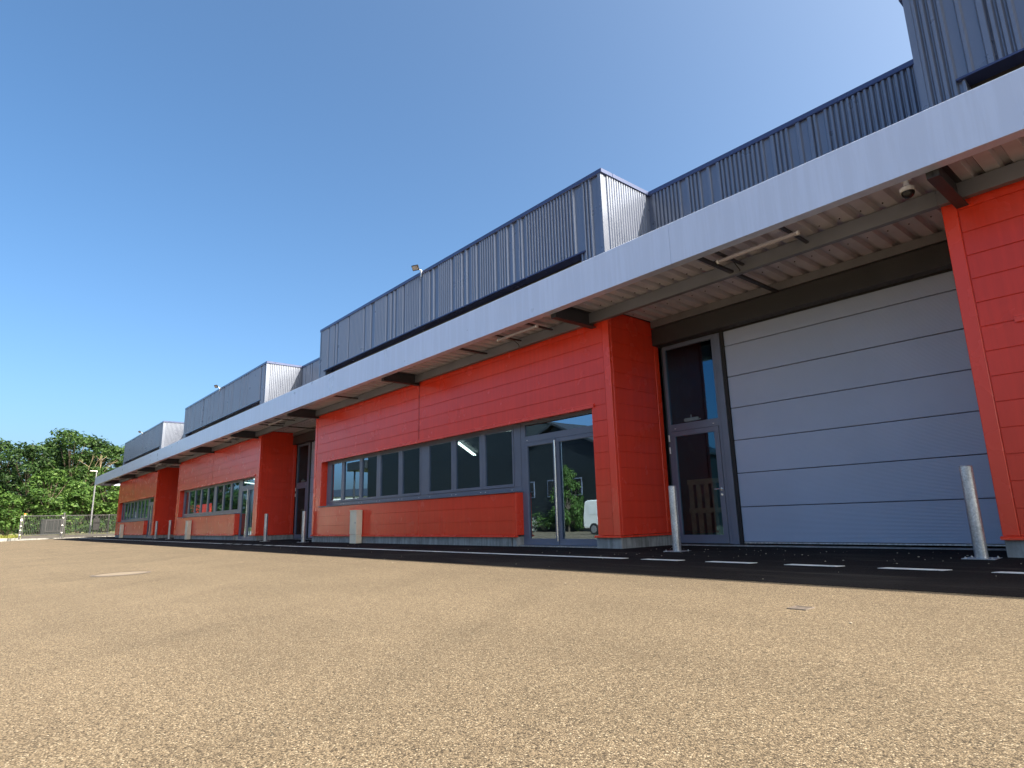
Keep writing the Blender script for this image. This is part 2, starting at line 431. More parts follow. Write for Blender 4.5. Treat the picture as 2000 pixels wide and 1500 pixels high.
def window_band(L):
    """ribbon window with eight sashes, left of the entrance"""
    xl, xr, y = L+.60, L+10.78, DWIN
    z0, z1 = 1.185, 2.70
    w = MB()
    for b in ((xl, xr, y, y+.08, z0, z0+.10), (xl, xr, y, y+.08, z1-.06, z1),
              (xl, xl+.12, y, y+.08, z0+.1, z1-.06), (xr-.24, xr, y-.005, y+.08, z0+.1, z1-.06), (L+6.62, L+6.98, y-.005, y+.08, z0+.1, z1-.06)):
        w.box(*b, .004)
    win = w.build('window', Mt['frame'], wh, (xl, y, z0))
    panes = [(.96, 1.75), (1.94, 3.03), (3.20, 4.15), (4.39, 5.44), (5.65, 6.62), (7.04, 8.08), (8.28, 9.27), (9.49, 10.54)]
    edges = [(.72, 1.84), (1.845, 3.11), (3.115, 4.26), (4.265, 5.54), (5.545, 6.62), (6.98, 8.17), (8.175, 9.375), (9.38, 10.54)]
    for (a, b), (e0, e1) in zip(panes, edges):
        if b > e1-.03: b = e1-.05
        zz0, zz1, g0, g1 = z0+.105, z1-.065, z0+.175, z1-.115
        s = MB()
        for q in ((L+e0, L+e1, zz0, g0), (L+e0, L+e1, g1, zz1), (L+e0, L+a, g0, g1), (L+b, L+e1, g0, g1)):
            s.box(q[0], q[1], y-.018, y+.06, q[2], q[3], .003)
        s.build('sash', Mt['frame'], win, (L+e0, y, zz0))
        piece('pane', Mt['glass'], win, L+a-.008, L+b+.008, y+.018, y+.03, g0-.008, g1+.008, 0)
        for xx in (e0+.09, e1-.09):
            k = ('drain', )
            if k not in _cache:
                _cache[k] = MB().box(0, .03, 0, .012, 0, .016, .003).mesh('drain_cap'); _cache[k].materials.append(Mt['white'])
            link('drain_cap', _cache[k], None, win, (L+xx-.015, y-.013, z0+.03))
    # sill with an upstand, head flashing
    MB().box(L+.52, L+10.83, D-.05, y+.02, 1.155, 1.18, .004).build('window_sill', Mt['frame'], wh, (L+.6, D, 1.16))
    MB().prism([(D-.035, 2.665), (D-.035, 2.725), (D-.012, 2.735), (D-.012, 2.755), (y, 2.735), (y, 2.70), (D-.028, 2.70), (D-.028, 2.665)], L+.50, L+13.24).build('head_flashing', Mt['redtrim'], wh, (L+.5, D, 2.7))
    return win

def entrance(L):
    xl, xr, y = L+10.79, L+13.16, DWIN
    f = MB()
    for b in ((xl, xl+.14, 0.03, 2.70), (xr-.06, xr, .03, 2.70), (xl+.14, xr-.06, 2.63, 2.70), (xl+.14, xr-.06, 2.235, 2.375)):
        f.box(b[0], b[1], y-.004, y+.08, b[2], b[3], .004)
    d = f.build('entrance_door', Mt['frame'], wh, (xl, y, 0))
    piece('transom_pane', Mt['glass'], d, xl+.13, xr-.05, y+.025, y+.037, 2.37, 2.635, 0)
    for a, b in ((xl+.145, xl+1.115), (xl+1.125, xr-.065)):
        s = MB()
        for q in ((a, b, .035, .165), (a, b, 2.145, 2.23), (a, a+.075, .165, 2.145), (b-.085, b, .165, 2.145)): s.box(q[0], q[1], y-.02, y+.05, q[2], q[3], .004)
        s.build('door_leaf', Mt['frame'], d, (a, y, .03))
        piece('pane', Mt['glass'], d, a+.07, b-.08, y+.01, y+.022, .16, 2.15, 0)
    h = MB(); hx = xl+1.15
    h.cyl((hx, y-.085, .12), (hx, y-.085, 2.18), .019, n=12)
    for zz in (.3, 1.15, 2.0): h.cyl((hx, y-.085, zz), (hx, y-.01, zz), .01, n=8)
    h.build('pull_handle', Mt['inox'], d, (hx, y, .1), smooth=True)
    for xx in (xl+.2, xr-.12):
        link('drain_cap', _cache[('drain',)], None, d, (xx, y-.015, 2.275))
    piece('threshold', Mt['galv'], wh, xl, xr, y-.14, y+.05, 0.0, .028, .003)

def block(L, i):
    Rr = L+BW
    # masonry and framing behind the cladding
    b = MB()
    y0, y1 = D+.045, D+.16
    b.box(L+.03, L+10.76, y0, y1, 0, 1.16); b.box(L+.03, Rr-.03, y0, y1, 2.76, 4.95)
    b.box(L+.03, L+.58, y0, y1+.2, 1.16, 2.76); b.box(L+13.18, Rr-.03, y0, y1+.2, 0, 2.76)
    b.box(L+.05, L+.16, y1+.2, DREC, 0, 4.95); b.box(Rr-.16, Rr-.05, y1+.2, DREC, 0, 4.95)
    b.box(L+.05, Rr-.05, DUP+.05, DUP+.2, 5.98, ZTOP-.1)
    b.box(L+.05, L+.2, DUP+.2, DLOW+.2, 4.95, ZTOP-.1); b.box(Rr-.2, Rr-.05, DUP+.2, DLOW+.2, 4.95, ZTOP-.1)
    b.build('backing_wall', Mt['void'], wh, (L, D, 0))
    # the office behind the glass
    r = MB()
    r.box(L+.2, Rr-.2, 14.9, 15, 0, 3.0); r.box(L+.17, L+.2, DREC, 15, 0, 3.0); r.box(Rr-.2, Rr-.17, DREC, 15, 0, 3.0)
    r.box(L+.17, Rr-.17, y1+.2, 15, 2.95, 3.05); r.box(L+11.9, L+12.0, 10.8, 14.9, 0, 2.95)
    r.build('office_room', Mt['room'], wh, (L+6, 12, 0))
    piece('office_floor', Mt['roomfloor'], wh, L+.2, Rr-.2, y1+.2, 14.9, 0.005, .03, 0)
    for (xa, ya), (xb, yb) in (((L+6.19, 10.74), (L+3.47, 13.42)), ((L+8.74, 10.44), (L+9.2, 10.43))):
        for dz in (0, .05):
            MB().cyl((xa+dz, ya+dz, 2.86), (xb+dz, yb+dz, 2.86), .018, n=10).build('ceiling_light', Mt['lamp'], wh, (xa, ya, 2.86), smooth=True)
    # concrete plinth in blocks
    for a, c_ in ((L+.0, L+3.6), (L+3.606, L+7.2), (L+7.206, L+10.62), (L+10.66, L+10.80), (L+13.1, Rr)):
        P('plinth_block', 'concrete', a, c_, D+.012, D+.25, -.02, .205, c=.006)
    for s_, x in ((-1, L), (1, Rr)):
        xa = x if s_ < 0 else x-.12
        for a, c_ in ((D+.256, D+.75), (D+.756, D+1.1), (D+1.106, DREC)):
            P('plinth_block', 'concrete', xa+.004, xa+.116, a, c_, -.02, .2, c=.006)
    # base flashing
    def flash_x(a, c_): MB().prism([(D-.045, .2), (D-.045, .222), (D-.02, .24), (D+.04, .24), (D+.04, .2)], a, c_).build('base_flashing', Mt['redtrim'], wh, (a, D, .2))
    flash_x(L-.02, L+10.82); flash_x(L+13.1, Rr+.035)
    P('base_flashing', 'redtrim', Rr-.02, Rr+.035, D+.01, DREC, .2, .235); P('base_flashing', 'redtrim', L-.035, L+.02, D+.01, DREC, .2, .235)
    # corner trims
    for a in (L-.004, Rr-.156):
        P('corner_trim', 'redtrim', a, a+.16, D-.01, D+.05, .243, 4.545, c=.006)
    for a in (L-.008, Rr-.052):
        P('corner_trim', 'redtrim', a, a+.06, D+.055, D+.10, .243, 4.545, c=.006)
    for a in (L-.006, Rr-.054):
        P('corner_trim', 'redtrim', a, a+.06, DREC-.16, DREC-.02, .243, 4.545, c=.006)
    # red panels of the front
    g = .004
    mid = L+BW/2
    zrow = lambda k: (ZR+ROW*k+g, ZR+ROW*(k+1)-g)
    cols = []
    for k in range(14):
        z0, z1 = zrow(k)
        if k < 3: spans = [(L+.165, mid-.014), (mid+.014, L+10.78), (L+13.18, Rr-.165)]
        elif k < 8: spans = [(L+.165, L+.585), (L+13.18, Rr-.165)]
        else: spans = [(L+.165, mid-.014), (mid+.014, Rr-.165)]
        if k == 2: z1 -= .016
        if k == 7: z1 = min(z1, 2.69)
        for a, c_ in spans:
            zz0 = z0
            P('cladding_panel', 'red', a, c_, D, D+.012, zz0, min(z1, 4.545), c=.003)
        for a in (L+.004, Rr-.044):
            P('cladding_panel', 'red', a if a < L+1 else a+.028, a+.012 if a < L+1 else a+.04, D+.106, DREC-.165, zrow(k)[0], min(zrow(k)[1], 4.545), c=.003)
    for q in ((L+.1, L+10.77, .245, 1.15), (L+.1, L+.58, 1.15, 2.744), (L+13.185, Rr-.1, .245, 2.744), (L+.1, Rr-.1, 2.745, 4.545)):
        P('backing_board', 'red', q[0], q[1], D+.014, D+.043, q[2], q[3], c=0)
    for a in (L+.0145, Rr-.0435): P('backing_board', 'red', a, a+.029, D+.107, DREC-.17, .245, 4.545, c=0)
    # vertical joint strip, window reveals
    P('joint_strip', 'redtrim', mid-.012, mid+.012, D+.003, D+.0135, .245, 1.14, c=.002); P('joint_strip', 'dark', mid-.012, mid+.012, D+.006, D+.0135, 2.76, 4.5, c=.002)
    P('window_reveal', 'redtrim', L+.585, L+.60, D+.003, DWIN+.02, 1.18, 2.70, c=.002)
    P('window_reveal', 'redtrim', L+13.16, L+13.176, D+.003, DWIN+.02, .243, 2.70, c=.002)
    P('window_reveal', 'redtrim', L+10.782, L+10.815, D+.003, DWIN-.006, .243, 1.153, c=.003)
    P('reveal_soffit', 'frame', L+.6, L+13.16, D+.05, DWIN, 2.702, 2.73, c=.002)
    window_band(L); entrance(L)
    # upper ribbed cladding, clerestory strip and its flashing
    ribs = [(Rr-.12-t, w) for t, w in rib_pattern(BW-.2, i)]
    n = 7
    for k in range(n):
        a, c_ = L+.45+(BW-1.05)*k/n, L+.45+(BW-1.05)*(k+1)/n
        sheet_x([q for q in ribs if a+.03 < q[0] < c_-.03], a, c_, DUP, 5.99, ZTOP-.09)
    sheet_x([q for q in ribs if L < q[0] < L+.42], L, L+.45, DUP, 4.9, ZTOP-.09)
    sheet_x([q for q in ribs if Rr-.58 < q[0] < Rr-.07], Rr-.6, Rr, DUP, 4.9, ZTOP-.09)
    P('corner_post', 'clad', Rr-.07, Rr+.012, DUP-.05, DUP+.05, 4.9, ZTOP-.085, c=0)
    P('corner_post', 'clad', L-.012, L+.07, DUP-.05, DUP+.05, 4.9, ZTOP-.085, c=0)
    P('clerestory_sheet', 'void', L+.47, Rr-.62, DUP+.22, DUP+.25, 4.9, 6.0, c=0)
    P('drip_flashing', 'coping', L+.40, Rr-.50, DUP-.075, DUP+.2, 5.955, 5.988, c=.005)
    for a in (L+.45, Rr-.64): P('jamb_flashing', 'clad', a, a+.04, DUP-.03, DUP+.22, 4.9, 5.953, c=.004)
    sheet_y(DUP+.05, DLOW-.0, Rr, 4.9, ZTOP-.09, 1); sheet_y(DUP+.05, DLOW-.0, L, 4.9, ZTOP-.09, -1)
    P('coping', 'coping', L-.05, Rr+.05, DUP-.06, DUP+.3, ZTOP-.10, ZTOP, c=.008)
    for a in (L-.05, Rr-.27): P('coping', 'coping', a, a+.32, DUP+.302, DLOW-.062, ZTOP-.10, ZTOP, c=.008)

def personnel_door(x):
    """x: left jamb of the bay"""
    y = DREC
    a, b = x+.10, x+1.30
    f = MB()
    for q in ((a, a+.06, .04, 4.0), (b-.06, b, .04, 4.0), (a+.06, b-.06, 3.92, 4.0), (a+.06, b-.06, 2.215, 2.36)): f.box(q[0], q[1], y-.02, y+.07, q[2], q[3], .004)
    d = f.build('personnel_door', Mt['frame'], wh, (a, y, 0))
    piece('transom_pane', Mt['clear'], d, a+.05, b-.05, y+.02, y+.032, 2.35, 3.93, 0)
    s = MB(); l0, l1 = a+.065, b-.065
    for q in ((l0, l1, .045, .20), (l0, l1, 2.11, 2.21), (l0, l0+.09, .2, 2.11), (l1-.10, l1, .2, 2.11)): s.box(q[0], q[1], y-.035, y+.03, q[2], q[3], .004)
    s.build('door_leaf', Mt['frame'], d, (l0, y, 0))
    piece('pane', Mt['clear'], d, l0+.085, l1-.095, y-.004, y+.008, .19, 2.12, 0)
    h = MB(); hx = l1-.05
    h.cyl((hx, y-.036, 1.03), (hx, y-.085, 1.03), .011, n=10); h.cyl((hx+.008, y-.085, 1.03), (hx-.12, y-.085, 1.03), .0105, n=10)
    h.cyl((hx, y-.034, 1.03), (hx, y-.042, 1.03), .027, n=16); h.cyl((hx, y-.034, .93), (hx, y-.042, .93), .024, n=16)
    h.build('lever_handle', Mt['inox'], d, (hx, y, 1), smooth=True)
    for zz in (2.02, 1.78):
        MB().cyl((a+.03, y-.05, zz), (a+.03, y-.05, zz+.13), .016, n=10).build('hinge', Mt['white'], d, (a, y, zz), smooth=True)
    c = MB(); c.box(a+.36, a+.66, y+.04, y+.10, 2.39, 2.46, .008); c.box(a+.34, a+.40, y+.05, y+.09, 2.40, 2.45, .004); c.cyl((a+.5, y+.07, 2.46), (a+.5, y+.07, 2.52), .012, n=8)
    c.box(a+.36, a+.68, y+.105, y+.125, 2.41, 2.43, .003)
    c.build('door_closer', Mt['white'], d, (a+.4, y, 2.4))
    for xx in (a+.16, b-.18): link('drain_cap', _cache[('drain',)], None, d, (xx, y-.033, 2.26))

def bay(x):
    """loading bay between two blocks; x = right edge of the block on its left"""
    L, Rr = x, x+MOD-BW
    personnel_door(L)
    y = DREC
    s = MB()
    s.box(L+1.305, L+1.43, y-.03, y+.06, .03, 3.99, .004)
    sd = s.build('sectional_door', Mt['frame'], wh, (L+1.3, y, 0))
    piece('door_jamb', Mt['frame'], sd, Rr-.14, Rr-.02, y-.03, y+.06, .03, 3.99, .004)
    MB().box(L+1.435, L+1.50, y-.012, y+.05, .03, 4.0).build('rubber_seal', Mt['dark'], sd, (L+1.4, y, 0))
    z = .075; hs = [.615] + [.603]*5 + [.30]
    for h in hs:
        piece('door_panel', Mt['door'], sd, L+1.50, Rr-.15, y-.002+.02, y+.06, z+.005, z+h-.005, .006); z += h
    piece('door_backing', Mt['dark'], sd, L+1.47, Rr-.14, y+.061, y+.08, .05, 4.1, 0)
    piece('bottom_rail', Mt['galv'], sd, L+1.50, Rr-.15, y+.012, y+.065, .05, .074, .003)
    P('threshold', 'concrete', L+.02, Rr-.02, y-.16, y+.3, -.05, .022, c=.006)
    # lintel, wall above, low parapet
    P('lintel', 'steel', L+.01, Rr-.01, y-.22, y-.02, 4.02, 4.38, c=.006)
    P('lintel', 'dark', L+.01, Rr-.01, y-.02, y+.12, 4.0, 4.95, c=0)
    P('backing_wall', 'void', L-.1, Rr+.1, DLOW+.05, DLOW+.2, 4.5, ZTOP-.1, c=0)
    ribs = [(Rr-.06-t, w) for t, w in rib_pattern(MOD-BW-.1, 5+int(-x))]
    for k in range(3):
        a, c_ = L+(MOD-BW)*k/3, L+(MOD-BW)*(k+1)/3
        sheet_x([q for q in ribs if a+.03 < q[0] < c_-.03], a, c_, DLOW, 4.9, ZTOP-.09)
    P('coping', 'coping', L-.27, Rr+.27, DLOW-.06, DLOW+.3, ZTOP-.10, ZTOP, c=.008)
    # the hall behind the glazed door, with pallets leaning inside
    r = MB(); r.box(L-.02, L+.02, y+.1, 16, 0, 4.9); r.box(L, Rr, 15.9, 16, 0, 4.9); r.box(L+1.5, L+1.54, y+.1, 16, 0, 4.9); r.box(L, Rr, y+.1, 16, 4.9, 4.95)
    r.build('hall_interior', Mt['room'], wh, (L, y, 0))
    P('hall_floor', 'roomfloor', L, L+1.5, y+.1, 16, .005, .03, c=0)
    p = MB()
    for k in range(5): p.box(L+.34+.17*k, L+.44+.17*k, y+.16, y+.185, .03, 1.25, .003)
    for zz in (.05, .6, 1.15): p.box(L+.33, L+1.13, y+.135, y+.158, zz, zz+.1, .003)
    p.build('pallet', Mt['wood'], wh, (L+.5, y+.2, 0))

starts = [X0-MOD*i for i in range(4)]
for i, L in enumerate(starts): block(L, i)
for i in (1, 2, 3): bay(starts[i]+BW)
# roof, rear and ends closing the shell
xl_, xr_ = starts[3], starts[0]+BW
sh = MB(); sh.box(xl_+.2, xr_-.2, DLOW+.2, 40, 6.9, 7.0); sh.box(xl_, xr_, 40, 40.2, -.3, 7.5); sh.box(xl_+.05, xl_+.2, DREC, 40, 0, 7.5); sh.box(xr_-.2, xr_-.05, DREC, 40, 0, 7.5)
sh.build('roof_shell', Mt['clad'], wh, (-28, 20, 0))
for a in (xl_, xr_): sh = sheet_y(DLOW+.02, 40, a, 0, ZTOP-.09, -1 if a == xl_ else 1)
for L in starts: 
    MB().box(L+.25, L+BW-.25, DUP+.2, DLOW+.2, 6.9, 7.0).build('roof_deck', Mt['clad'], wh, (L, 10, 7))

# ------------------------------------------------------------------ canopy (part of the warehouse)
YF, ZFB, ZFT = 7.70, 4.325, 4.985
CX0, CX1 = -63.6, 12.6
a = CX0
joints = [-5.15+6.4433*k for k in range(-20, 4)]
cuts = [CX0] + [j for j in joints if CX0+.3 < j < CX1-.3] + [CX1]
for a, b in zip(cuts, cuts[1:]):
    MB().prism([(YF, ZFB), (YF, ZFT), (YF+.03, ZFT+.02), (YF+.20, ZFT+.02), (YF+.20, ZFT), (YF+.035, ZFT-.015), (YF+.035, ZFB+.02), (YF+.16, ZFB+.02), (YF+.16, ZFB+.05), (YF+.175, ZFB+.05), (YF+.175, ZFB+.004), (YF+.03, ZFB)], a+.002, b-.002).build('canopy_fascia', Mt['fascia'], wh, (a, YF, ZFB))
P('canopy_end', 'fascia', CX0+.004, CX0+.03, YF+.21, DREC, ZFB, ZFT, c=.004)
P('canopy_deck', 'coping', CX0+.04, CX1, YF+.21, DUP+.2, 4.84, 4.88, c=0)
def soffit(x0, x1, y0, y1):
    m = MB(); pitch = MOD/70; x = x0
    pts = []
    while x < x1-.01:
        for dx, z in ((0, 0), (.15, 0), (.175, .07), (.246, .07)):
            if x+dx < x1: pts.append((x+dx, z))
        x += pitch
    pts.append((x1, 0))
    for (p, z), (q, w) in zip(pts, pts[1:]):
        m.add([(p, y0, 4.55+z), (q, y0, 4.55+w), (q, y1, 4.55+w), (p, y1, 4.55+z)], [(0, 1, 2, 3)])
    return m.build('soffit_sheet', Mt['soffit'], wh, (x0, y0, 4.55))
pw = MOD/14
xx = starts[3]-3.62
k = 0
spans_bay = [(starts[i]+BW, starts[i]+MOD) for i in (1, 2, 3)]
n_ = int((CX1-xx)/pw)
for k in range(n_+1):
    p, q = xx+k*pw, min(CX1, xx+(k+1)*pw)
    if q-p > .05: soffit(p+.002, q-.002, YF+.15, 9.06)
for a, b in spans_bay:
    P('canopy_deck', 'coping', a-.1, b+.1, DUP+.21, DLOW+.04, 4.84, 4.88, c=0)
    for k in range(4): soffit(a+.02+(b-a-.04)*k/4, a+.02+(b-a-.04)*(k+1)/4-.004, 9.064, 10.58)
# screws under the sheets: tiny heads
def screw_row(x0, x1, y):
    m = MB(); x = x0
    while x < x1: m.cyl((x, y, 4.55), (x, y, 4.538), .011, n=6); x += MOD/70
    return m.build('screw_row', Mt['dark'], wh, (x0, y, 4.55))
for a, b in spans_bay: screw_row(a+.1, b-.05, 9.7); screw_row(a+.1, b-.05, 8.72)
def csec(y0, y1, z0, z1, x0, x1, mat='purlin'):
    m = MB(); t = .006
    m.box(x0, x1, y0, y0+t, z0+t, z1-t); m.box(x0, x1, y0, y1, z0, z0+t); m.box(x0, x1, y0, y1, z1-t, z1); m.box(x0, x1, y1-t, y1, z0+t, z0+.03)
    return m.build('purlin', Mt[mat], wh, (x0, y0, z0))
for L in starts[::-1]:
    csec(8.88, 8.975, 4.325, 4.53, L-.0 if L != starts[3] else CX0+.05, min(L+MOD-.004, CX1))
for a, b in spans_bay: csec(10.36, 10.46, 4.40, 4.545, a+.02, b-.02)
def ibeam(x, y0=YF+.19, y1=D-.004, z0=4.255, z1=4.545, name='canopy_beam'):
    m = MB(); w = .065; t = .011
    m.box(x-w, x+w, y0, y1, z0, z0+t); m.box(x-w, x+w, y0, y1, z1-t, z1); m.box(x-.005, x+.005, y0, y1, z0+t, z1-t)
    m.add([(x-w, y0, z0+t), (x+w, y0, z0+t), (x+w, y0, z1-t), (x-w, y0, z1-t)], [(0, 1, 2, 3)])
    return m.build(name, Mt['steel'], wh, (x, y0, z0))
for L in starts:
    for dx in (.22, BW/2, BW-.36): ibeam(L+dx)
    for dx in (3.45, BW/2+3.2):
        P('cross_bar', 'steel', L+dx-.03, L+dx+.03, YF+.19, D-.02, 4.42, 4.46, c=.003)
for a, b in spans_bay:
    P('cross_bar', 'steel', a+2.72, a+2.79, YF+.19, 10.36, 4.36, 4.40, c=.003)

# tube lights hung under the canopy: each is a thing on its two rails
def tube_light(x, y, ln, label):
    t = empty('tube_light', (x, y, 4.4), label, 'light', 'tube lights under the canopy')
    m = MB(); m.cyl((x, y, 4.385), (x+ln, y, 4.385), .032, n=14); m.build('tube', Mt['tube'], t, smooth=True)
    e = MB(); e.cyl((x-.03, y, 4.385), (x, y, 4.385), .034, n=14); e.cyl((x+ln, y, 4.385), (x+ln+.03, y, 4.385), .034, n=14); e.build('end_cap', Mt['white'], t, smooth=True)
    for q in (x+.1, x+ln-.1): piece('rail', Mt['steel'], t, q-.025, q+.025, y-.42, y+.55, 4.425, 4.455, .003)
    w = MB(); w.path([(x-.03, y, 4.385), (x-.10, y+.02, 4.40), (x-.13, y+.06, 4.44), (x-.08, y+.12, 4.47), (x+.05, y+.3, 4.48), (x+.05, y+.52, 4.36), (x-.02, y+.6, 4.33)], .007, 6); w.build('cable', Mt['dark'], t, smooth=True)
    return t
names = ['nearest', 'second', 'third']
whereb = ['office front with the big glass entrance', 'second office front along', 'farthest office front']
for i, (a, b) in enumerate(spans_bay):
    tube_light(a+2.86, 8.34, 1.22, ['slim tube light hung beside the cross bar of the nearest loading bay',
        'slim tube light over the second loading bay, between two red blocks',
        'slim tube light over the farthest loading bay near the last red block'][i])
for i, L in enumerate(starts[1:]):
    tube_light(L+11.25, 8.28, 1.2, ['slim tube light under the canopy above the nearest glass entrance',
        'slim tube light under the canopy above the middle glass entrance',
        'slim tube light under the canopy above the farthest glass entrance'][i])

# ------------------------------------------------------------------ dome camera, floodlights
dc = empty('dome_camera', (-2.1, 8.3, 4.5), 'white dome security camera with a black lens hanging under the canopy', 'camera')
MB().cyl((-2.1, 8.3, 4.55), (-2.1, 8.3, 4.525), .06, n=20).cyl((-2.1, 8.3, 4.525), (-2.1, 8.3, 4.46), .03, .036, n=16).build('mount', Mt['white'], dc, smooth=True)
MB().cyl((-2.1, 8.3, 4.46), (-2.1, 8.3, 4.425), .04, .082, n=24).cyl((-2.1, 8.3, 4.425), (-2.1, 8.3, 4.375), .085, .085, n=24).build('housing', Mt['white'], dc, smooth=True)
MB().sphere((-2.1, 8.3, 4.374), (.074, .074, .08), 24, 8, -1, 0).build('dome', Mt['blackp'], dc, smooth=True)

def floodlight(x, label):
    y, z = DUP-.06, ZTOP-.02
    t = empty('floodlight', (x, y, z), label, 'floodlight', 'floodlights on the roof edge')
    MB().box(x-.03, x+.03, y-.03, y-.002, z-.16, z+.05, .004).cyl((x, y-.02, z+.04), (x-.05, y-.16, z+.12), .014, n=8).cyl((x, y-.03, z-.1), (x+.05, y-.05, z-.25), .006, n=6).build('bracket', Mt['galv'], t)
    h = MB().box(-.105, .105, -.025, .025, -.08, .08, .008); hd = h.build('lamp_head', Mt['blackp'], t, (0, 0, 0))
    hd.location = Vector((x-.05, y-.17, z+.1)) - WL[t]; WL[hd] = Vector((x-.06, y-.2, z+.14)); hd.rotation_euler = (R(38), 0, R(28))
    ln = MB().box(-.085, .085, -.03, -.0255, -.06, .06, .002); lo = ln.build('lens', Mt['lens'], hd, (0, 0, 0)); lo.location = (0, 0, 0)
    return t
floodlight(starts[1]+BW/2+.05, 'square floodlight on the roof edge above the nearest office block')
floodlight(starts[2]+BW/2+.05, 'small floodlight on the roof edge of the middle grey box')
floodlight(starts[3]+BW/2+.05, 'tiny floodlight on the roof edge of the farthest grey box')

# ------------------------------------------------------------------ bollards
def bollard(x, y, label, rz=0.):
    t = empty('bollard', (x, y, gz(y)), label, 'bollard', 'steel bollards guarding the loading bays'); z = gz(y)
    MB().cyl((x, y, z+.012), (x, y, z+1.045), .066, n=28).cyl((x, y, z+1.045), (x, y, z+1.055), .066, .058, n=28).build('tube', Mt['galv'], t, smooth=True)
    MB().box(x-.16, x+.16, y-.16, y+.16, z-.004, z+.012, .003).build('base_plate', Mt['galv'], t)
    b = MB()
    for dx in (-.125, .125):
        for dy in (-.125, .125): b.cyl((x+dx, y+dy, z+.012), (x+dx, y+dy, z+.022), .012, n=6).cyl((x+dx, y+dy, z+.022), (x+dx, y+dy, z+.03), .006, n=8)
    b.build('anchor_bolts', Mt['galv'], t)
    return t
bollard(-2.14, 8.81, 'galvanised bollard on the right of the large grey sectional door')
bollard(-6.24, 8.81, 'galvanised bollard before the glazed side door, nearest bay')
bollard(-21.47, 8.81, 'bollard by the left corner of the nearest long red front')
bollard(-25.17, 8.81, 'bollard before the dark red return wall of the middle block')
bollard(-40.75, 8.81, 'thin looking bollard by the left corner of the middle red block')
bollard(-44.2, 8.81, 'bollard by the right corner of the farthest red block')

# ------------------------------------------------------------------ utility cabinets
def cabinet(x, label):
    y0, y1 = 8.80, 9.0; z = gz(y0)-.01
    t = empty('utility_cabinet', (x, y0, z), label, 'utility cabinet', 'beige utility cabinets along the facade')
    piece('box_base', Mt['beige'], t, x+.006, x+.424, y0+.006, y1, z, z+.275, .008)
    piece('door', Mt['beige'], t, x, x+.43, y0, y1, z+.28, z+.955, .008)
    piece('lid', Mt['beige'], t, x-.008, x+.438, y0-.012, y1, z+.957, z+.99, .008)
    piece('lock', Mt['dark'], t, x+.35, x+.38, y0-.006, y0+.002, z+.6, z+.63, .002)
    return t
cabinet(-17.97, 'slim beige utility cabinet under the nearest ribbon window')
cabinet(-17.97-MOD, 'beige utility cabinet in front of the middle red block')
cabinet(-17.97-2*MOD, 'small beige utility cabinet in front of the farthest red block')

# ------------------------------------------------------------------ covers and litter on the yard
mx_, my_ = -12.3, 2.0
mh = empty('manhole_cover', (mx_, my_, gz(my_)), 'sandy round manhole cover set in the sunlit yard', 'manhole cover')
tilt = math.atan(SLOPE)
def lay(mb, name, mat, par, x, y): 
    o = mb.build(name, mat, None, (0, 0, 0)); o.parent = par; o.location = (0, 0, 0); o.rotation_euler = (tilt, 0, 0); return o
ring = MB()
for i in range(40):
    a0, a1 = 2*math.pi*i/40, 2*math.pi*(i+1)/40
    for r0, r1, z0, z1 in ((.43, .38, .004, .012),):
        ring.add([(r0*math.cos(a0), r0*math.sin(a0), z0), (r0*math.cos(a1), r0*math.sin(a1), z0), (r1*math.cos(a1), r1*math.sin(a1), z1), (r1*math.cos(a0), r1*math.sin(a0), z1)], [(0, 1, 2, 3)])
lay(ring, 'frame_ring', Mt['iron'], mh, mx_, my_)
lay(MB().cyl((0, 0, -.02), (0, 0, .009), .37, n=40), 'lid', Mt['sandc'], mh, mx_, my_)
vx, vy = -2.2, 4.5
vc = empty('valve_cover', (vx, vy, gz(vy)), 'small dark iron valve cover in the sunlit asphalt on the right', 'valve cover')
fr = MB()
for q in ((-.07, .07, -.07, -.055), (-.07, .07, .055, .07), (-.07, -.055, -.055, .055), (.055, .07, -.055, .055)): fr.box(*q, -.01, .006, .002)
lay(fr, 'frame', Mt['iron'], vc, vx, vy)
lay(MB().box(-.052, .052, -.052, .052, -.01, .004, .002), 'lid', Mt['iron'], vc, vx, vy)
peb = MB(); rnd = random.Random(3)
for _ in range(230):
    if rnd.random() < .35: x, y = rnd.uniform(-7, -1.5), rnd.uniform(7.8, 9.9)
    else: x, y = rnd.uniform(-30, 2), rnd.uniform(.8, 8.5)
    if x > 1.5 or y < 4: continue
    r = rnd.uniform(.003, .009); z = gz(y)
    peb.sphere((x, y, z+r*.5+(.006 if y > 5.76 else 0)), (r*rnd.uniform(.8, 1.5), r*rnd.uniform(.8, 1.4), r*.7), 6, 4)
stuff(tag(peb.build('loose_stones', Mt['stone']), 'loose pale stones scattered over the asphalt', 'stones'))

# ------------------------------------------------------------------ gate, fence, lamp post at the far end of the yard
GX = -70.
def gate_panel(y0, y1, label, name='yard_gate', zt=2.02, z0=.33, bars=True):
    t = empty(name, (GX, (y0+y1)/2, 0), label, 'gate', 'gates closing the far end of the yard')
    m = MB()
    m.box(GX-.03, GX+.03, y0, y1, zt-.06, zt, .006); m.box(GX-.03, GX+.03, y0, y1, z0, z0+.06, .006)
    for y in (y0, y1-.07): m.box(GX-.035, GX+.035, y, y+.07, .02, zt+.01, .006)
    m.build('gate_frame', Mt['fence'], t)
    piece('bottom_beam', Mt['beam'], t, GX-.06, GX+.06, y0+.08, y1-.08, .06, .30, .01)
    y = y0+.16; i = 0
    while y < y1-.12:
        piece('bar', Mt['steel'], t, GX-.011, GX+.011, y, y+.022, z0+.06, zt-.06, .003); y += .125; i += 1
    for z in (.75, 1.35): piece('cross_wire', Mt['steel'], t, GX-.014, GX-.004, y0+.07, y1-.07, z, z+.012, .002)
    return t
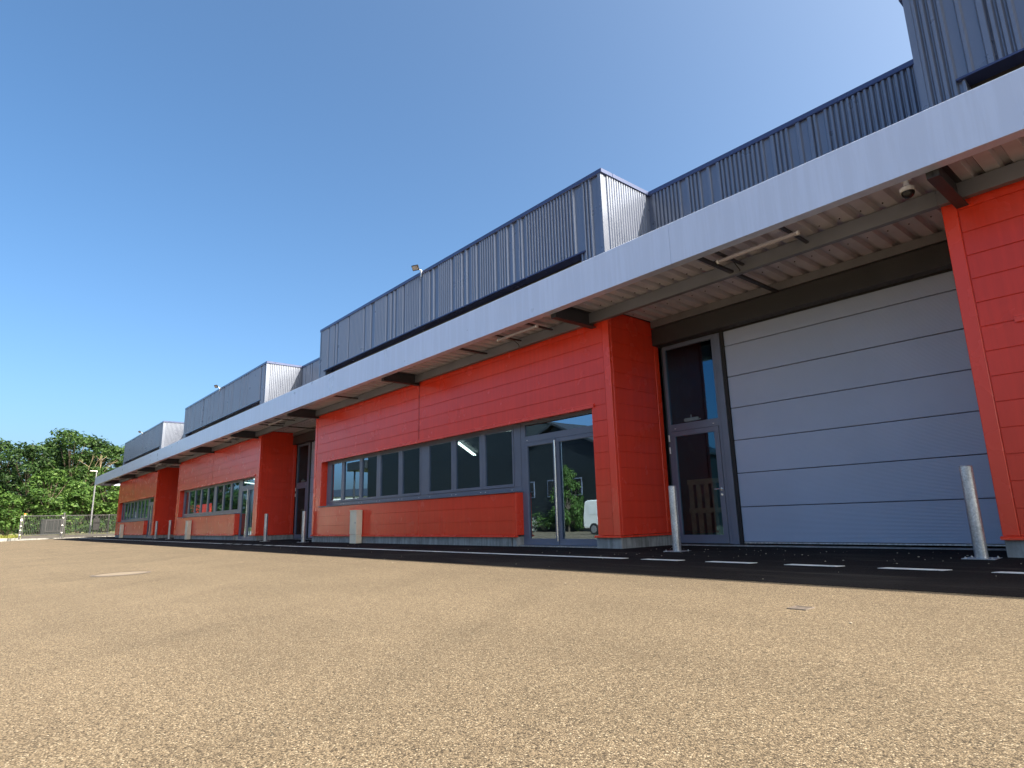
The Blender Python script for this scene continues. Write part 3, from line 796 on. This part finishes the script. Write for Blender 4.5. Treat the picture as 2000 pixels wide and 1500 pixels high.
gate_panel(3.55, 6.35, 'left gate leaf of thin upright bars between two grey posts')
gate_panel(6.55, 11.6, 'long right gate leaf running behind the far red block')
gate_panel(11.75, 19.5, 'gate leaf hidden behind the far end of the warehouse')
def post(x, y, h, label, w=.1):
    t = empty('gate_post', (x, y, 0), label, 'post', 'posts of the yard gate')
    piece('post', Mt['fence'], t, x-w/2, x+w/2, y-w/2, y+w/2, 0, h, .008); piece('cap', Mt['galv'], t, x-w/2-.01, x+w/2+.01, y-w/2-.01, y+w/2+.01, h, h+.02, .004)
    return t
p1 = post(GX, 3.42, 1.98, 'outermost grey gate post at the open left end', .14)
piece('hinge', Mt['white'], p1, GX+.075, GX+.11, 3.36, 3.5, 1.55, 1.75, .004)
for zz in (.35, .75, 1.1): piece('hinge', Mt['white'], p1, GX+.075, GX+.1, 3.38, 3.5, zz, zz+.06, .004)
p2 = post(GX+.02, 6.45, 2.2, 'taller gate post between the two gate leaves', .13)
for zz in (.45, 1.1, 1.75): piece('hinge', Mt['white'], p2, GX+.09, GX+.12, 6.33, 6.45, zz, zz+.07, .004)
be = empty('warning_beacon', (GX, 3.62, 2.03), 'orange warning beacon on top of the outermost gate post', 'beacon')
MB().cyl((GX, 3.62, 2.03), (GX, 3.62, 2.06), .08, n=16).build('base', Mt['white'], be, smooth=True)
MB().cyl((GX, 3.62, 2.06), (GX, 3.62, 2.17), .07, .06, n=16).sphere((GX, 3.62, 2.17), (.06, .06, .05), 16, 5, 0, 1).build('lens', Mt['amber'], be, smooth=True)
gc = empty('control_cabinet', (GX-.9, 9.05, 0), 'dark cabinet on two legs standing behind the right gate leaf', 'cabinet')
piece('housing', Mt['dark'], gc, GX-1.1, GX-.7, 8.8, 9.3, .62, 1.72, .02); piece('cap', Mt['dark'], gc, GX-1.05, GX-.75, 8.9, 9.15, 1.725, 1.9, .03)
for y in (8.85, 9.17): piece('leg', Mt['dark'], gc, GX-1.0, GX-.85, y, y+.09, .02, .615, .006)
pp = empty('portal_post', (GX-.6, 10.0, 0), 'thin dark guide post behind the bars of the right gate leaf', 'post')
piece('post', Mt['dark'], pp, GX-.68, GX-.58, 9.95, 10.05, .02, 1.95, .006); piece('roller', Mt['galv'], pp, GX-.67, GX-.59, 9.96, 10.04, 1.955, 2.05, .01)
sk = empty('steel_crate', (GX-2.6, 5.9, .03), 'dark steel crate on the grass behind the left gate leaf', 'crate')
piece('body', Mt['oppw'], sk, GX-3.3, GX-1.9, 5.0, 6.7, .32, 1.72, .02)
fr = MB()
for y in (5.3, 6.62): fr.box(GX-1.885, GX-1.86, y, y+.06, .6, 1.66, .004)
fr.box(GX-1.885, GX-1.86, 5.36, 6.62, .6, .66, .004); fr.box(GX-1.885, GX-1.86, 5.36, 6.62, 1.6, 1.66, .004)
for y in (5.6, 5.9, 6.2, 6.45): fr.box(GX-1.885, GX-1.865, y, y+.03, .66, 1.6, .003)
fr.build('door_frame', Mt['fence'], sk)
for y in (5.1, 6.5): piece('skid', Mt['dark'], sk, GX-3.2, GX-2.0, y, y+.1, .03, .315, .006)
lp = empty('lamp_post', (-71.9, 8.75, 0), 'slim grey lamp post standing behind the yard gate', 'lamp post')
MB().cyl((-71.9, 8.75, 0), (-71.9, 8.75, 6.15), .085, .05, n=16).build('pole', Mt['purlin'], lp, smooth=True)
MB().box(-72.0, -71.8, 8.62, 8.88, 0., .14, .02).build('base', Mt['galv'], lp)
MB().box(-71.97, -71.83, 8.2, 8.82, 6.16, 6.22, .02).cyl((-71.9, 8.75, 6.1), (-71.9, 8.75, 6.17), .06, n=12).build('lamp_head', Mt['white'], lp)
MB().box(-71.95, -71.85, 8.24, 8.6, 6.148, 6.158).build('lens', Mt['lens'], lp)

# ------------------------------------------------------------------ trees and greenery
def leaf_mesh(name, clumps, per, size, seed, flat=.5):
    rnd = random.Random(seed); V = []; Fs = []
    for (cx, cy, cz, rx_, rz_) in clumps:
        n = int(per*(rx_/2.2)**2)+8
        for _ in range(n):
            th = rnd.uniform(0, 2*math.pi); u = rnd.uniform(-.75, 1); rr = rnd.uniform(.55, 1.08)
            s = math.sqrt(max(0, 1-u*u))
            p = Vector((cx+rx_*rr*s*math.cos(th), cy+rx_*rr*s*math.sin(th), cz+rz_*rr*u+rnd.gauss(0, .12)))
            nrm = Vector((s*math.cos(th)*.8+rnd.gauss(0, .35), s*math.sin(th)*.8+rnd.gauss(0, .35), u*.9+.45+rnd.gauss(0, .3))).normalized()
            a = nrm.orthogonal().normalized(); a.rotate(Quaternion(nrm, rnd.uniform(0, 6.28))); b = nrm.cross(a)
            l = size*rnd.uniform(.6, 1.35); w = l*rnd.uniform(.45, .8)
            k = len(V)
            V += [p-a*l*.5, p-b*w*.45+nrm*.05*l, p+a*l*.55-nrm*.1*l, p+b*w*.45+nrm*.05*l]
            Fs.append((k, k+1, k+2, k+3))
    me = bpy.data.meshes.new(name); me.from_pydata([tuple(v) for v in V], [], Fs); me.update(); return me
def crown_clumps(h, w, seed, n=34, low=.12):
    rnd = random.Random(seed); out = []
    for i in range(n):
        t = low + (1-low)*(i+rnd.random())/n
        prof = math.sin(math.pi*min(1, .18+.75*t))**.7
        if t > .82: prof *= 1-(t-.82)*2.6
        rad = w*prof*math.sqrt(rnd.random())*.95; th = rnd.uniform(0, 6.28)
        r = rnd.uniform(.85, 1.75)*(w/5.)*(1.1-.35*t)
        out.append((rad*math.cos(th), rad*math.sin(th), h*t, r, r*rnd.uniform(.4, .7)))
    return out
def trunk_mesh(h, seed, r=.32, clumps=()):
    rnd = random.Random(seed); m = MB(); p = Vector((0, 0, -.1)); 
    pts = [p.copy()]
    for k in range(5):
        p = p + Vector((rnd.gauss(0, .25), rnd.gauss(0, .25), h*.17)); pts.append(p.copy())
    for k in range(5): m.cyl(pts[k], pts[k+1], r*(1-k*.17), r*(1-(k+1)*.17), n=9, caps=False)
    for (cx, cy, cz, rr, _) in clumps[::2]:
        k = max(1, min(4, int(cz/h/.2)-1)); a = pts[k]
        mid = a.lerp(Vector((cx, cy, cz)), .5)+Vector((0, 0, -.3))
        m.cyl(a, mid, r*.32, r*.2, n=6, caps=False); m.cyl(mid, (cx, cy, cz), r*.2, r*.06, n=6, caps=False)
    return m.mesh('trunk', True)
protos = []
for s, (h, w, mt) in enumerate([(12, 5., 'leafA'), (13.5, 5.6, 'leafB'), (11, 5.2, 'leafB'), (12.5, 4.6, 'leafA'), (9, 4.4, 'leafC')]):
    cl = crown_clumps(h, w, 30+s, 60); cm = leaf_mesh('crown', cl, 330, .4, 60+s); tm = trunk_mesh(h, 90+s, .3, cl)
    protos.append((h, cm, tm, mt))
mats_by = {}
def tree(kind, x, y, height, rz, label, wide=1., z=.03, group='trees beyond the yard gate', cat='tree', name='broadleaf_tree'):
    h, cm, tm, mt = protos[kind]; s = height/h
    t = empty(name, (x, y, z), label, cat, group); t.scale = (s*wide, s*wide, s); t.rotation_euler = (0, 0, rz)
    for nm, me, m in (('crown', cm, Mt[mt]), ('trunk', tm, Mt['bark'])):
        if not me.materials: me.materials.append(m)
        o = bpy.data.objects.new(nm, me); C.objects.link(o); o.parent = t
    return t
wood = [  # azimuth as Y per unit -X, distance, kind, height, widening
    (-.012, 100, 0, 11.6, 1.2, 'dark broad tree at the left edge of the picture'),
    (.022, 104, 1, 12.1, 1.1, 'rounded dark tree second from the left edge'),
    (.050, 98, 3, 11.0, 1.1, 'mid green tree left of the tallest tree'),
    (.068, 108, 2, 12.6, 1.1, 'tree with a pale bare trunk below the left shoulder of the wood'),
    (.092, 100, 1, 13.4, 1.2, 'tallest tree of the wood, rising behind the gate'),
    (.118, 105, 0, 13.0, 1.1, 'airy tree just right of the tallest tree'),
    (.140, 99, 2, 11.3, 1.2, 'tree directly behind the far end of the canopy'),
    (.166, 102, 3, 11.4, 1.2, 'tree showing under the canopy end beside the farthest red wall'),
    (.004, 92, 4, 6.2, 1.3, 'bright green low tree in front of the left dark trees'),
    (.036, 90, 4, 4.6, 1.5, 'bright bush-like tree above the left gate post'),
    (.076, 91, 4, 7.4, 1.2, 'bright leafy tree before the tallest tree'),
    (.108, 90, 4, 5.4, 1.3, 'bright leafy tree right behind the lamp post'),
    (.137, 92, 4, 6.6, 1.3, 'bright tree low down beside the farthest red wall'),
]
for i, (az, d, k, h, wd, lab) in enumerate(wood):
    tree(k, -d*.995, d*az, h, i*1.7, lab, wd)
dead = MB(); rnd = random.Random(5)
bx, by = -97., 11.6
def limb(p, d, l, r, n):
    q = p+d*l; dead.cyl(p, q, r, r*.6, n=6, caps=False)
    if n:
        for k in range(2 if n > 1 else 3):
            e = (d+Vector((rnd.gauss(0, .25), rnd.gauss(0, .45), rnd.uniform(-.05, .3)))).normalized(); limb(q, e, l*.72, r*.6, n-1)
limb(Vector((bx, by-1.2, 0)), Vector((0, .02, 1)), 5.6, .12, 0); limb(Vector((bx+2, by-1.17, 5.4)), Vector((.2, .6, .7)).normalized(), 2.0, .1, 3); limb(Vector((bx+2, by-1.3, 5.6)), Vector((.2, .15, .9)).normalized(), 1.7, .08, 3)
dt = empty('dead_tree', (bx, by-1.2, 0), 'pale leafless tree with forked branches among the green wood', 'tree')
o = dead.build('branches', Mt['palebark'], dt)

def shrub(x, y, w, h, mt, label, seed, group, z=.03, size=.3, per=60, name='shrub', n=9):
    rnd = random.Random(seed)
    cl = [(rnd.uniform(-w, w)*.7, rnd.uniform(-w, w)*.5, h*rnd.uniform(.2, .75), w*rnd.uniform(.3, .55), h*rnd.uniform(.18, .32)) for _ in range(n)]
    cl = [(a, b, c_, max(.25, r), max(.18, q)) for a, b, c_, r, q in cl]
    me = leaf_mesh('foliage', cl, per*(2.2/max(.4, w*.45))**2*.35, size, seed); me.materials.append(Mt[mt])
    t = empty(name, (x, y, z), label, 'shrub', group)
    o = bpy.data.objects.new('foliage', me); C.objects.link(o); o.parent = t
    st = MB()
    for a, b, c_, r, q in cl[:6]: st.cyl((0, 0, -.02), (a, b, c_), .035, .015, n=5, caps=False)
    o2 = bpy.data.objects.new('stem', st.mesh('stem')); o2.data.materials.append(Mt['bark']); C.objects.link(o2); o2.parent = t
    return t
G2 = 'undergrowth bushes at the foot of the wood'
for i, (x, y, w, h, mt, lab) in enumerate([
    (-80, .2, 2.6, 2.6, 'leafB', 'bush at the foot of the wood left of the gate'),
    (-82, 3.0, 2.4, 2.3, 'leafC', 'bright bush just left of the outermost gate post'),
    (-84, 5.6, 2.6, 2.2, 'leafA', 'dark bush seen through the left gate leaf'),
    (-76, 7.35, .9, 1.5, 'leafC', 'small bright green bush seen through the right gate leaf'),
    (-85, 8.6, 2.8, 2.6, 'leafA', 'dark bush behind the small bright bush'),
    (-84, 11.2, 2.8, 2.4, 'leafA', 'dark bush behind the control cabinet'),
    (-85, 13.6, 2.6, 2.6, 'leafA', 'dark bush beside the farthest red wall'),
    (-82, -3.5, 2.8, 2.6, 'leafA', 'dark bush at the left edge below the wood')]):
    shrub(x, y, w, h, mt, lab, 200+i, G2, size=.34 if w > 1 else .2)
# grass blades on the verge, thin clumps
gv = []; gf = []; rnd = random.Random(11)
for _ in range(15000):
    x = -72.3-abs(rnd.gauss(0, 6)); y = rnd.uniform(-8, 18)
    h = rnd.uniform(.12, .42); a = rnd.uniform(0, 3.14); w = rnd.uniform(.02, .06); lx, ly = rnd.gauss(0, .1), rnd.gauss(0, .1)
    k = len(gv); gv += [(x-w*math.cos(a), y-w*math.sin(a), .02), (x+w*math.cos(a), y+w*math.sin(a), .02), (x+lx, y+ly, .02+h)]; gf.append((k, k+1, k+2))
me = bpy.data.meshes.new('verge_grass'); me.from_pydata(gv, [], gf); me.update()
go = link('verge_grass', me, Mt['grass']); stuff(tag(go, 'yellow green grass along the verge behind the gate', 'grass'))

# ------------------------------------------------------------------ across the yard: what the glass mirrors
def house(x, y, w, d, h, hr, label, wallm, roofm, cat='house', z=-.45, name='house', rz=0., group=None):
    t = empty(name, (x, y, z), label, cat, group)
    t.rotation_euler = (0, 0, rz)
    def sub(mb, nm, m, par=t):
        o = bpy.data.objects.new(nm, mb.mesh(nm)); o.data.materials.append(m); C.objects.link(o); o.parent = par; return o
    sub(MB().prism([(-w/2, 0), (w/2, 0), (w/2, h), (0, h+hr), (-w/2, h)], -d/2, d/2, 'y'), 'wall', wallm)
    r = MB()
    for s in (-1, 1):
        ov = .35; ex, ez = s*(w/2+ov), h-hr*ov/(w/2)
        pr = [(0, h+hr+.02), (ex, ez+.02), (ex, ez+.2), (0, h+hr+.2)]
        r.prism(pr if s > 0 else pr[::-1], -d/2-.4, d/2+.4, 'y')
    sub(r, 'roof', roofm)
    return t, sub
t, sub = house(-34.6, -22.5, 8.8, 14, 6.2, 1.9, 'dark gabled hall across the yard, mirrored above the glass entrance', Mt['oppw'], Mt['opr'], 'hall', -.38, 'gabled_hall')
for k in range(3):
    w_ = sub(MB().box(-3.6+2.6*k, -2.5+2.6*k, 7.0, 7.06, 2.6, 3.9, .01), 'window', Mt['frame']); 
    o = bpy.data.objects.new('pane', MB().box(-3.52+2.6*k, -2.58+2.6*k, 7.061, 7.07, 2.68, 3.82).mesh('pane')); o.data.materials.append(Mt['blackp']); C.objects.link(o); o.parent = w_
oh = empty('long_hall', (-54, -22.5, -.38), 'long dark hall across the yard, mirrored in the ribbon window', 'hall')
MB().box(-65.3, -39.2, -30, -15.5, -.38, 8.75, .03).build('wall', Mt['oppw'], oh); MB().box(-65.5, -39.1, -30.2, -15.3, 8.755, 8.95, .03).build('roof_edge', Mt['opr'], oh)
MB().box(-70.2, -65.5, -22, -15.3, 6.75, 7.75, .03).build('canopy', Mt['opr'], oh); MB().cyl((-69.2, -15.8, -.38), (-69.2, -15.8, 6.75), .12, n=12).build('canopy_post', Mt['steel'], oh, smooth=True)
t, sub = house(-165, -68, 26, 40, 8.2, 2.6, 'white low hall with a grey roof far across the yard', Mt['white'], Mt['opr'], 'hall', -.5, 'white_hall', R(60))
G3 = 'planting across the yard'
pl = [(-37.2, -15.0, 1.1, 1.3, 'flower', 'white flowering bush mirrored at the foot of the glass entrance', .13),
      (-39.0, -15.0, 1.3, 1.9, 'leafB', 'green bush left of the white flowering bush across the yard', .2),
      (-35.5, -15.0, 1.2, 1.6, 'leafC', 'bright bush right of the white flowering bush across the yard', .2),
      (-33.6, -15.0, 1.3, 2.2, 'leafB', 'tall bush beside the parked van across the yard', .2),
      (-44.5, -14.9, 1.4, 1.9, 'leafB', 'bush mirrored low in the sixth window pane', .2),
      (-48.5, -14.9, 1.4, 1.6, 'leafC', 'pale green bush mirrored low in the fifth window pane', .2),
      (-57.0, -14.9, 1.6, 2.2, 'leafC', 'leafy bush mirrored low in the fourth window pane', .2),
      (-53.0, -14.9, 1.5, 1.5, 'leafB', 'low bush against the long dark hall across the yard', .2)]
for i, (x, y, w, h, mt, lab, sz) in enumerate(pl): shrub(x, y, w, h, mt, lab, 300+i, G3, -.38, sz, 90, n=12)
yt = tree(4, -32.6, -14.6, 4.6, .4, 'young tree mirrored in the right leaf of the glass entrance', .55, -.38, G3, name='young_tree')
# white van
vn = empty('parked_van', (-22.3, -8.35, -.35), 'white van parked across the yard, mirrored in the glass entrance', 'van')
vn.rotation_euler = (0, 0, 0)
vx, vy, vz = -22.3, -8.35, -.35
prof = [(-2.1, .35), (2.05, .35), (2.15, .55), (2.12, .95), (1.35, 1.12), (.75, 1.75), (.4, 1.86), (-1.8, 1.88), (-2.02, 1.8), (-2.16, 1.05), (-2.16, .5)]
b = MB().prism([(vx+p, vz+q) for p, q in prof], vy-.85, vy+.85, 'y'); bo = b.build('body', Mt['vanw'], vn)
bv = bo.modifiers.new('bevel', 'BEVEL'); bv.width = .07; bv.segments = 3
MB().prism([(vx+.45, vz+1.15), (vx+1.15, vz+1.15), (vx+.72, vz+1.68), (vx+.45, vz+1.7)], vy+.852, vy+.86, 'y').build('side_window', Mt['blackp'], vn)
MB().box(vx-2.175, vx-2.13, vy-.6, vy+.6, vz+1.1, vz+1.6, .01).build('rear_window', Mt['blackp'], vn)
MB().box(vx-1.7, vx-.2, vy+.852, vy+.862, vz+1.1, vz+1.62, .004).build('side_panel', Mt['white'], vn)
for px in (-1.35, 1.35):
    for py in (-.8, .8):
        w_ = MB().cyl((vx+px, vy+py-.1, vz+.32), (vx+px, vy+py+.1, vz+.32), .32, n=28).build('wheel', Mt['tyre'], vn, (vx+px, vy+py, vz+.32), smooth=True)
        s = .105 if py > 0 else -.105
        MB().cyl((vx+px, vy+py+s*.5, vz+.32), (vx+px, vy+py+s, vz+.32), .2, n=20).build('rim', Mt['galv'], w_, (vx+px, vy+py, vz+.32), smooth=True)
for py in (-.7, .7): MB().box(vx-2.18, vx-2.15, vy+py-.07, vy+py+.07, vz+.75, vz+1.1, .01).build('tail_light', Mt['amber'], vn)
# left side of the far view, mirrored in the distant panes
rw = empty('red_fence', (-148, -11.5, -.5), 'long red hoarding mirrored in the two far ribbon windows', 'fence')
for k in range(29): piece('fence_panel', Mt['red'], rw, -184+2.5*k, -184+2.5*k+2.48, -11.5, -11.42, -.5, 4.5, .01)
piece('rail', Mt['steel'], rw, -184, -111.5, -11.6, -11.51, 4.0, 4.1, .01)
for i, (x, y, k, h) in enumerate([(-205, -26, 1, 19), (-192, -30, 3, 20), (-178, -27, 1, 18), (-166, -29, 0, 18)]):
    tree(k, x, y, h, i*1.3, ['tree behind the far end of the red hoarding', 'tall dark tree behind the red hoarding', 'tree behind the middle of the red hoarding',
        'dark tree behind the near half of the red hoarding'][i], 1.2, -.5, 'trees across the yard')
